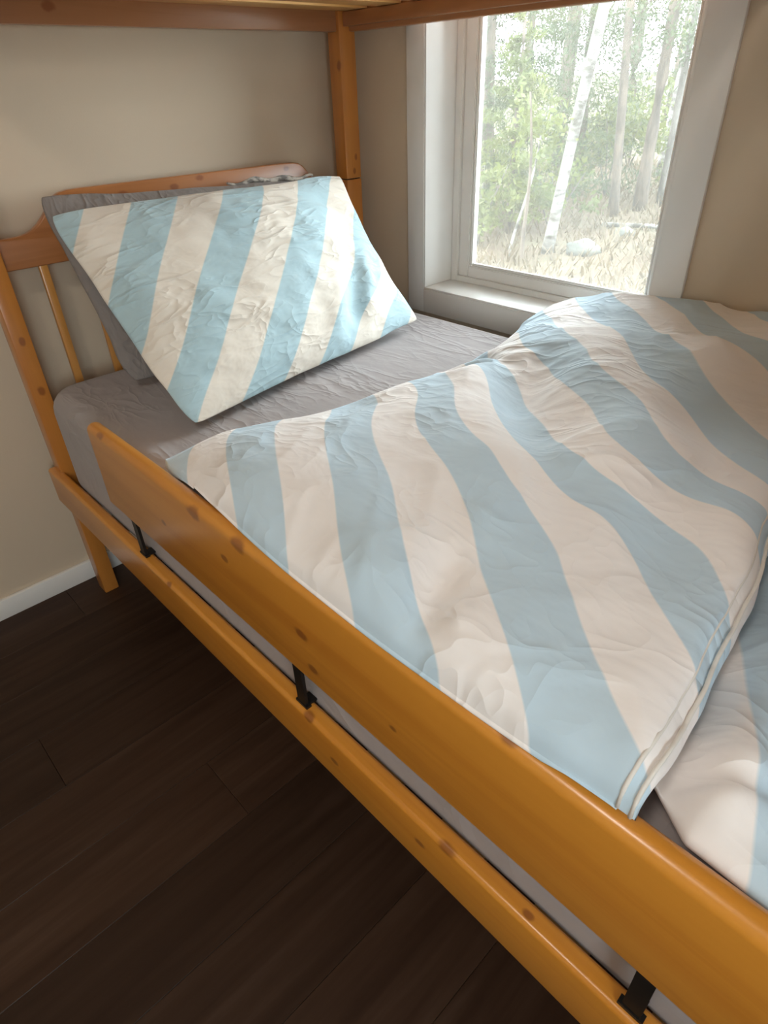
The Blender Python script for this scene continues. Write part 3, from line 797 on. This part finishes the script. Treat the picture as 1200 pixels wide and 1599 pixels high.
duvet_phase = band_fit([(0.734, 0.146, 0), (0.77, 0.124, 0), (0.936, 0.031, 0), (0.982, 0.014, 0), (0.758, 0.247, 1), (0.828, 0.198, 1), (0.976, 0.099, 1), (1.096, 0.021, 1), (0.802, 0.347, 2), (1.102, 0.11, 2), (1.214, 0.027, 2), (1.271, 0.003, 2), (0.827, 0.459, 3), (1.137, 0.194, 3), (1.291, 0.07, 3), (1.366, 0.022, 3), (1.416, 0.007, 3), (0.9, 0.503, 4), (1.182, 0.269, 4), (1.328, 0.162, 4), (1.451, 0.055, 4), (1.52, 0.012, 4), (0.948, 0.56, 5), (1.214, 0.335, 5), (1.346, 0.267, 5), (1.495, 0.141, 5), (1.566, 0.073, 5), (1.616, 0.039, 5), (0.934, 0.665, 6), (1.019, 0.572, 6), (1.261, 0.375, 6), (1.414, 0.315, 6), (1.499, 0.257, 6), (1.611, 0.172, 6), (0.973, 0.715, 7), (1.078, 0.627, 7), (1.36, 0.378, 7), (1.484, 0.377, 7), (1.593, 0.275, 7), (0.901, 0.84, 8), (1.148, 0.648, 8), (1.36, 0.441, 8), (1.433, 0.427, 8), (1.559, 0.421, 8), (0.921, 0.964, 9), (1.171, 0.69, 9), (1.423, 0.471, 9), (0.878, 1.141, 10), (1.236, 0.758, 10), (1.438, 0.63, 10), (1.519, 0.575, 10), (1.052, 1.118, 11), (1.35, 0.78, 11), (1.49, 0.691, 11), (1.151, 1.136, 12), (1.399, 0.927, 12)], 0.10, 0.25)
duvet = tag(empty('duvet', (1.2, 0.6, 0.714)), 'puffy duvet in a blue and cream striped cover, folded back over the mattress', 'duvet')
V, Q, uv, T = make_upper()
du = link('upper_layer', mesh_np('upper_layer', V, Q, uv, V[:, :2].copy()), MAT['stripe_duvet'], duvet, True)
def piping(name, off_x, off_z, r):
    row = T[-1]
    pts = [(p[0] + off_x, p[1], p[2] + off_z * min(1.0, max(0.1, (p[1] - 0.01) / 0.10)) + 0.001 * math.sin(i * 0.9)) for i, p in enumerate(row) if i % 2 == 0]
    me = tube_mesh(name, pts, r, 6)
    l = me.uv_layers.new(name='stripe')
    for lp in me.loops:
        c = me.vertices[lp.vertex_index].co; l.data[lp.index].uv = (duvet_phase(c.x, c.y), c.y)
    return link(name, me, MAT['whitecloth'], du, True)
piping('seam', -0.001, 0.0005, 0.0024)
piping('seam', 0.0125, -0.014, 0.0024)

def make_lower():
    nu, nv = 110, 170
    a = np.linspace(0, 1, nu)[:, None] * np.ones((1, nv)); s = (np.linspace(0, 1, nv) ** 1.2)[None, :] * np.ones((nu, 1))
    x = 1.42 + 0.56 * a
    yf = 0.045 - 0.012 * np.clip((x - 1.6) / 0.2, 0, 1) + 0.040 * np.clip((1.68 - x) / 0.06, 0, 1)
    y = yf + (1.2525 - yf) * s
    df = y - yf
    z = 0.775 + 0.028 * vnoise(x * 4 + 3.3, y * 4.2 + 1.1) + 0.016 * vnoise(x * 9 + 1, y * 8 + 4) + 0.008 * ridge(x * 7 - y * 3, y * 6 + x)
    z = z + 0.030 * gauss(x, y, 1.655, 0.17, 0.030, 0.10, 0.35) - 0.030 * gauss(x, y, 1.60, 0.45, 0.05, 0.07) + 0.03 * gauss(x, y, 1.70, 0.38, 0.05, 0.09)
    z = z - 0.022 * gauss(x, y, 1.64, 0.085, 0.09, 0.010, 0.4)
    gap = x - hem_x(y)
    rise = np.clip((gap + 0.005) / 0.085, 0, 1); rise = rise * rise * (3 - 2 * rise)
    z = 0.738 + (z + 0.012 - 0.738) * (0.12 + 0.88 * rise)
    z = np.maximum(z, 0.726)
    z = 0.758 + (z - 0.758) * circ(df / 0.09)
    z = z - 0.04 * (1 - circ((1 - a) * 0.56 / 0.06))
    z = np.where(x < 1.585, 0.736, z) * 1.0
    zb = np.minimum(0.718 + 0.035 * (1 - np.clip(df / 0.03, 0, 1)), z - 0.002)
    T2 = np.stack([x, y, z], -1); B2 = np.stack([x, y, zb], -1)
    idx = np.arange(nu * nv).reshape(nu, nv)
    q1 = np.stack([idx[:-1, :-1], idx[1:, :-1], idx[1:, 1:], idx[:-1, 1:]], -1).reshape(-1, 4)
    V = [T2.reshape(-1, 3), B2.reshape(-1, 3)]; Q = [q1, q1[:, ::-1] + nu * nv]
    def strip(r1, flip):
        q = np.stack([r1[:-1], r1[1:], r1[1:] + nu * nv, r1[:-1] + nu * nv], -1)
        Q.append(q[:, ::-1] if flip else q)
    strip(idx[0], False); strip(idx[-1], True); strip(idx[:, 0], True); strip(idx[:, -1], False)
    V = np.vstack(V); Q = np.vstack(Q)
    # boundary from (1.659,.225) to (1.740,.026) in the plan
    nx, ny = 0.926, 0.377
    d = (V[:, 0] - 1.659) * nx + (V[:, 1] - 0.225) * ny
    return V, Q, np.stack([d / 0.125 + 0.0, V[:, 1]], -1)
V, Q, uv = make_lower()
link('lower_layer', mesh_np('lower_layer', V, Q, uv, V[:, :2].copy()), MAT['stripe_duvet'], duvet, True)

# ------------------------------------------------------------------ outside: forest slope
def gz(x, y): return 0.04 * (y - 6) - 0.10 + 0.12 * vnoise(np.asarray(x) * 0.5 + 9, np.asarray(y) * 0.5) + 0.05 * vnoise(np.asarray(x) * 1.9, np.asarray(y) * 1.9)
gx = np.linspace(-30, 14, 150)[:, None] * np.ones((1, 130)); gy = (1.55 + 43 * np.linspace(0, 1, 130) ** 1.8)[None, :] * np.ones((150, 1))
gr = link('ground', grid_mesh('ground', np.stack([gx, gy, gz(gx, gy) - 0.25 * np.clip(3.0 - gy, 0, 1)], -1)), MAT['ground'], None, True)
tag(gr, kind='structure')

def leaf_cloud(n, centre, radii, size, drop=0.0, strand=False):
    """n little leaf blades in an ellipsoid, clumped"""
    ncl = max(6, n // 60)
    cl = RNG.normal(size=(ncl, 3)); cl /= np.linalg.norm(cl, axis=1)[:, None]; cl *= RNG.random((ncl, 1)) ** 0.4
    p = cl[RNG.integers(0, ncl, n)] + RNG.normal(scale=0.17, size=(n, 3))
    p = p * np.array(radii) + np.array(centre)
    d = RNG.normal(size=(n, 3)); d[:, 2] -= drop; d /= np.linalg.norm(d, axis=1)[:, None]
    e = np.cross(d, RNG.normal(size=(n, 3))); e /= np.linalg.norm(e, axis=1)[:, None]
    s = size * (0.6 + 0.8 * RNG.random((n, 1)))
    w = 0.45 if not strand else 0.16
    V = np.stack([p - d * s * 0.5, p + e * s * w * 0.5, p + d * s * 0.5, p - e * s * w * 0.5], 1).reshape(-1, 3)
    return V
def cloud_mesh(name, Vs):
    V = np.vstack(Vs); return mesh_np(name, V, np.arange(len(V)).reshape(-1, 4))
def tree(name, label, base, top, r0, r1, barkm, leafs, leafm, branches=(), group='trees outside the window', bend=0.03):
    bx, by = base
    z0 = float(gz(bx, by)) - 0.08
    t = tag(empty(name, (bx, by, z0)), label, 'tree', group)
    b0 = Vector((bx, by, z0)); t0 = Vector(top); pts = []; rad = []
    for i in range(15):
        f = i / 14; p = b0.lerp(t0, f)
        p += Vector((math.sin(f * 5 + bx) * bend, math.cos(f * 4 + by) * bend, 0)) * min(1, 3 * f)
        pts.append(p); rad.append((r0 + (r1 - r0) * f) * (1 + 0.35 * math.exp(-f * 25)))
    link('trunk', tube_mesh('trunk', pts, rad, 10), MAT[barkm], t)
    for (f, dx, dy, dz, r) in branches:
        p = b0.lerp(t0, f); q = p + Vector((dx, dy, dz))
        mid = p.lerp(q, 0.5) + Vector((0, 0, 0.06))
        link('branch', tube_mesh('branch', [p, mid, q], [r, r * 0.75, r * 0.35], 6), MAT[barkm], t)
    if leafs:
        o = link('foliage', cloud_mesh('foliage', leafs), MAT[leafm], t); o['kind'] = 'stuff'
    return t
# birch: leans to the right, sunlit
B = Vector((-2.04, 5.45)); 
tree('birch_tree', 'slender pale birch leaning right in the middle of the window view', (-2.04, 5.45), (-0.95, 4.78, 4.6), 0.052, 0.034, 'birch',
     [leaf_cloud(500, (-1.0, 4.9, 4.5), (1.0, 0.8, 0.6), 0.06), leaf_cloud(260, (-1.35, 5.0, 1.95), (0.55, 0.3, 0.14), 0.05)], 'yellowleaf', [(0.5, 0.5, -0.1, 0.5, 0.012), (0.42, -0.4, 0.2, 0.45, 0.01)])
tree('pine_tree', 'straight brown pine trunk just right of the leaning birch', (-2.29, 7.18), (-2.75, 7.1, 6.5), 0.050, 0.034, 'bark',
     [leaf_cloud(600, (-2.1, 7.2, 6.3), (0.8, 0.8, 0.5), 0.07), leaf_cloud(700, (-2.2, 7.2, 1.75), (0.75, 0.5, 0.35), 0.05)], 'needle', [(0.33, 0.45, -0.1, 0.3, 0.012), (0.37, -0.35, 0, 0.35, 0.012), (0.28, 0.25, 0.1, 0.28, 0.01)])
tree('pine_tree', 'dark pine trunk, second trunk to the right of the leaning birch', (-2.20, 7.6), (-2.16, 7.7, 6.5), 0.070, 0.045, 'bark',
     [leaf_cloud(600, (-1.8, 7.7, 6.3), (0.8, 0.8, 0.5), 0.07), leaf_cloud(900, (-1.9, 7.8, 1.7), (0.55, 0.5, 0.40), 0.05)], 'needle', [(0.38, 0.5, 0, 0.2, 0.014), (0.42, -0.5, 0, 0.2, 0.014)])
tree('aspen_tree', 'grey aspen trunk nearest the right edge of the window view', (-2.13, 7.98), (-2.08, 8.0, 6.8), 0.040, 0.028, 'greybark',
     [leaf_cloud(500, (-1.55, 7.95, 6.6), (0.7, 0.7, 0.5), 0.07), leaf_cloud(700, (-1.75, 8.1, 1.75), (0.5, 0.4, 0.35), 0.05)], 'leaf', [(0.4, 0.4, 0, 0.4, 0.012)])
tree('sapling', 'thin dark sapling stem in the lower left of the window view', (-2.0, 4.99), (-2.06, 5.0, 1.25), 0.022, 0.008, 'bark',
     [leaf_cloud(260, (-2.05, 5.0, 1.15), (0.30, 0.28, 0.30), 0.06)], 'leaf')
tree('sapling', 'thin whitish sapling slanting left of the dark stem', (-2.30, 5.15), (-2.02, 5.15, 0.95), 0.016, 0.007, 'birch',
     [leaf_cloud(200, (-2.1, 5.15, 0.9), (0.30, 0.25, 0.25), 0.06)], 'leaf')
tree('birch_tree', 'thin white birch stem standing far back behind the pine trunks', (-3.25, 10.2), (-3.0, 10.2, 7.5), 0.055, 0.03, 'birch',
     [leaf_cloud(600, (-2.2, 10.3, 7.3), (0.8, 0.8, 0.5), 0.07), leaf_cloud(900, (-2.7, 10.4, 1.9), (1.0, 0.7, 0.5), 0.06)], 'leaf')
tree('pine_tree', 'tall pine trunk at the left back of the window view', (-5.0, 10.0), (-4.8, 10.0, 8.0), 0.12, 0.07, 'bark',
     [leaf_cloud(700, (-4.85, 10.0, 7.8), (0.9, 0.9, 0.6), 0.08), leaf_cloud(1200, (-4.9, 10.0, 2.0), (1.1, 0.8, 0.6), 0.06)], 'needle', [(0.3, 0.8, 0, 0.3, 0.02)])
def conifer(label, base, h, rad, n, mat='needle', z0f=0.08, leaf=0.085):
    bx, by = base; zb = float(gz(bx, by))
    Vs = []
    for i in range(13):
        f = i / 12; r = rad * (1 - f) ** 0.5 + 0.08; z = zb + h * (z0f + (1 - z0f) * f)
        Vs.append(leaf_cloud(int(n * (r / rad) / 7) + 20, (bx, by, z), (r, r, h / 18), leaf, 0.5, True))
    return tree('spruce_tree', label, base, (bx, by, zb + h), rad * 0.09, 0.015, 'bark', Vs, mat)
conifer('tall spruce with hanging green boughs at the left side of the window', (-3.6, 6.4), 3.5, 1.05, 10000)
conifer('spruce standing behind the leaning birch, left of its middle', (-3.4, 8.1), 3.8, 1.05, 10000)
conifer('young pale green spruce low in the left of the window view', (-2.85, 5.9), 1.9, 0.5, 3200, 'leaf', 0.10, 0.09)
conifer('dark spruce far back between the birch and the brown pine', (-5.2, 12.5), 5.2, 1.5, 8000)
conifer('far spruce at the right back of the window view', (-3.0, 13.5), 4.4, 1.4, 8000)
conifer('tall spruce far off behind the right edge of the window', (-1.2, 12.2), 4.0, 1.1, 8000)
conifer('far spruce in the left background of the window view', (-8.2, 13.5), 5.6, 1.5, 8000)
conifer('spruce deep in the forest behind the leaning birch top', (-6.2, 16.5), 6.4, 1.9, 8000)
def shrub(label, base, r, h, n, mat, leaf=0.08):
    bx, by = base; zb = float(gz(bx, by))
    t = tag(empty('shrub', (bx, by, zb)), label, 'shrub', 'shrubs on the forest slope')
    for k in range(4):
        a = k * 1.6 + bx
        link('stem', tube_mesh('stem', [(bx, by, zb - 0.03), (bx + 0.3 * r * math.cos(a), by + 0.3 * r * math.sin(a), zb + h * 0.5), (bx + 0.7 * r * math.cos(a), by + 0.7 * r * math.sin(a), zb + h)], [0.012, 0.009, 0.004], 5), MAT['greybark'], t)
    o = link('foliage', cloud_mesh('foliage', [leaf_cloud(n, (bx, by, zb + h * 0.6), (r, r, h * 0.5), leaf)]), MAT[mat], t); o['kind'] = 'stuff'
shrub('bright yellow green shrub between the birch and the brown pine', (-3.0, 8.2), 0.55, 1.0, 900, 'leaf')
shrub('yellow green shrub at the left edge of the window view', (-2.75, 5.2), 0.40, 0.75, 700, 'leaf', 0.07)
shrub('green shrub at the foot of the leaning birch', (-2.5, 6.2), 0.45, 0.6, 600, 'leaf', 0.07)
shrub('pale shrub behind the second pine trunk right of the birch', (-2.4, 9.2), 0.6, 1.2, 800, 'leaf')
shrub('low shrub at the right edge of the window view', (-1.7, 9.3), 0.6, 1.0, 800, 'leaf')
shrub('distant shrub in the middle of the forest slope', (-4.2, 11.0), 0.8, 1.3, 900, 'leaf', 0.1)

# dead grass and fallen leaves, too many to count
n = 16000
px = RNG.uniform(-6.5, 1.5, n); py = 2.6 + 9 * RNG.random(n) ** 1.4
pz = gz(px, py)
a = RNG.uniform(0, 2 * math.pi, n); hgt = 0.05 + 0.11 * RNG.random(n); wd = 0.010 + 0.006 * RNG.random(n)
lean = np.stack([np.cos(a), np.sin(a)], 1) * (hgt * RNG.uniform(0.3, 1.2, n))[:, None]
side = np.stack([-np.sin(a), np.cos(a)], 1) * wd[:, None]
p0 = np.stack([px, py, pz - 0.01], 1)
Vg = np.stack([p0 + np.c_[side, np.zeros(n)], p0 - np.c_[side, np.zeros(n)], p0 + np.c_[lean - side * 0.3, hgt], p0 + np.c_[lean + side * 0.3, hgt]], 1).reshape(-1, 3)
gs = link('dry_grass', mesh_np('dry_grass', Vg, np.arange(4 * n).reshape(-1, 4)), MAT['drygrass'])
tag(gs, 'dead straw coloured grass and leaf litter covering the forest slope', 'grass', kind='stuff')
def rock(label, c, r):
    bm = bmesh.new(); bmesh.ops.create_icosphere(bm, subdivisions=3, radius=1)
    z = float(gz(c[0], c[1]))
    for v in bm.verts:
        k = 1 + 0.35 * float(vnoise(v.co.x * 2 + c[0] * 3 + 20, v.co.y * 2 + v.co.z * 1.7 + 20))
        v.co = Vector((c[0] + v.co.x * r * k * 1.2, c[1] + v.co.y * r * k, z + (v.co.z * 0.6 + 0.1) * r * k))
    tag(from_bm('rock', bm, MAT['stone'], None, True), label, 'rock')
rock('mossy grey rock on the slope right of the birch foot', (-1.72, 5.6), 0.15)
rock('smaller grey rock below the brown pine trunk', (-1.72, 6.4), 0.10)
me = tube_mesh('fallen_branch', [(-2.1, 6.6, float(gz(-2.1, 6.6)) + 0.03), (-1.6, 6.75, float(gz(-1.6, 6.75)) + 0.05), (-1.1, 6.7, float(gz(-1.1, 6.7)) + 0.03)], [0.025, 0.022, 0.012], 7)
tag(link('fallen_branch', me, MAT['birch']), 'pale fallen branch lying across the slope below the pines', 'branch')
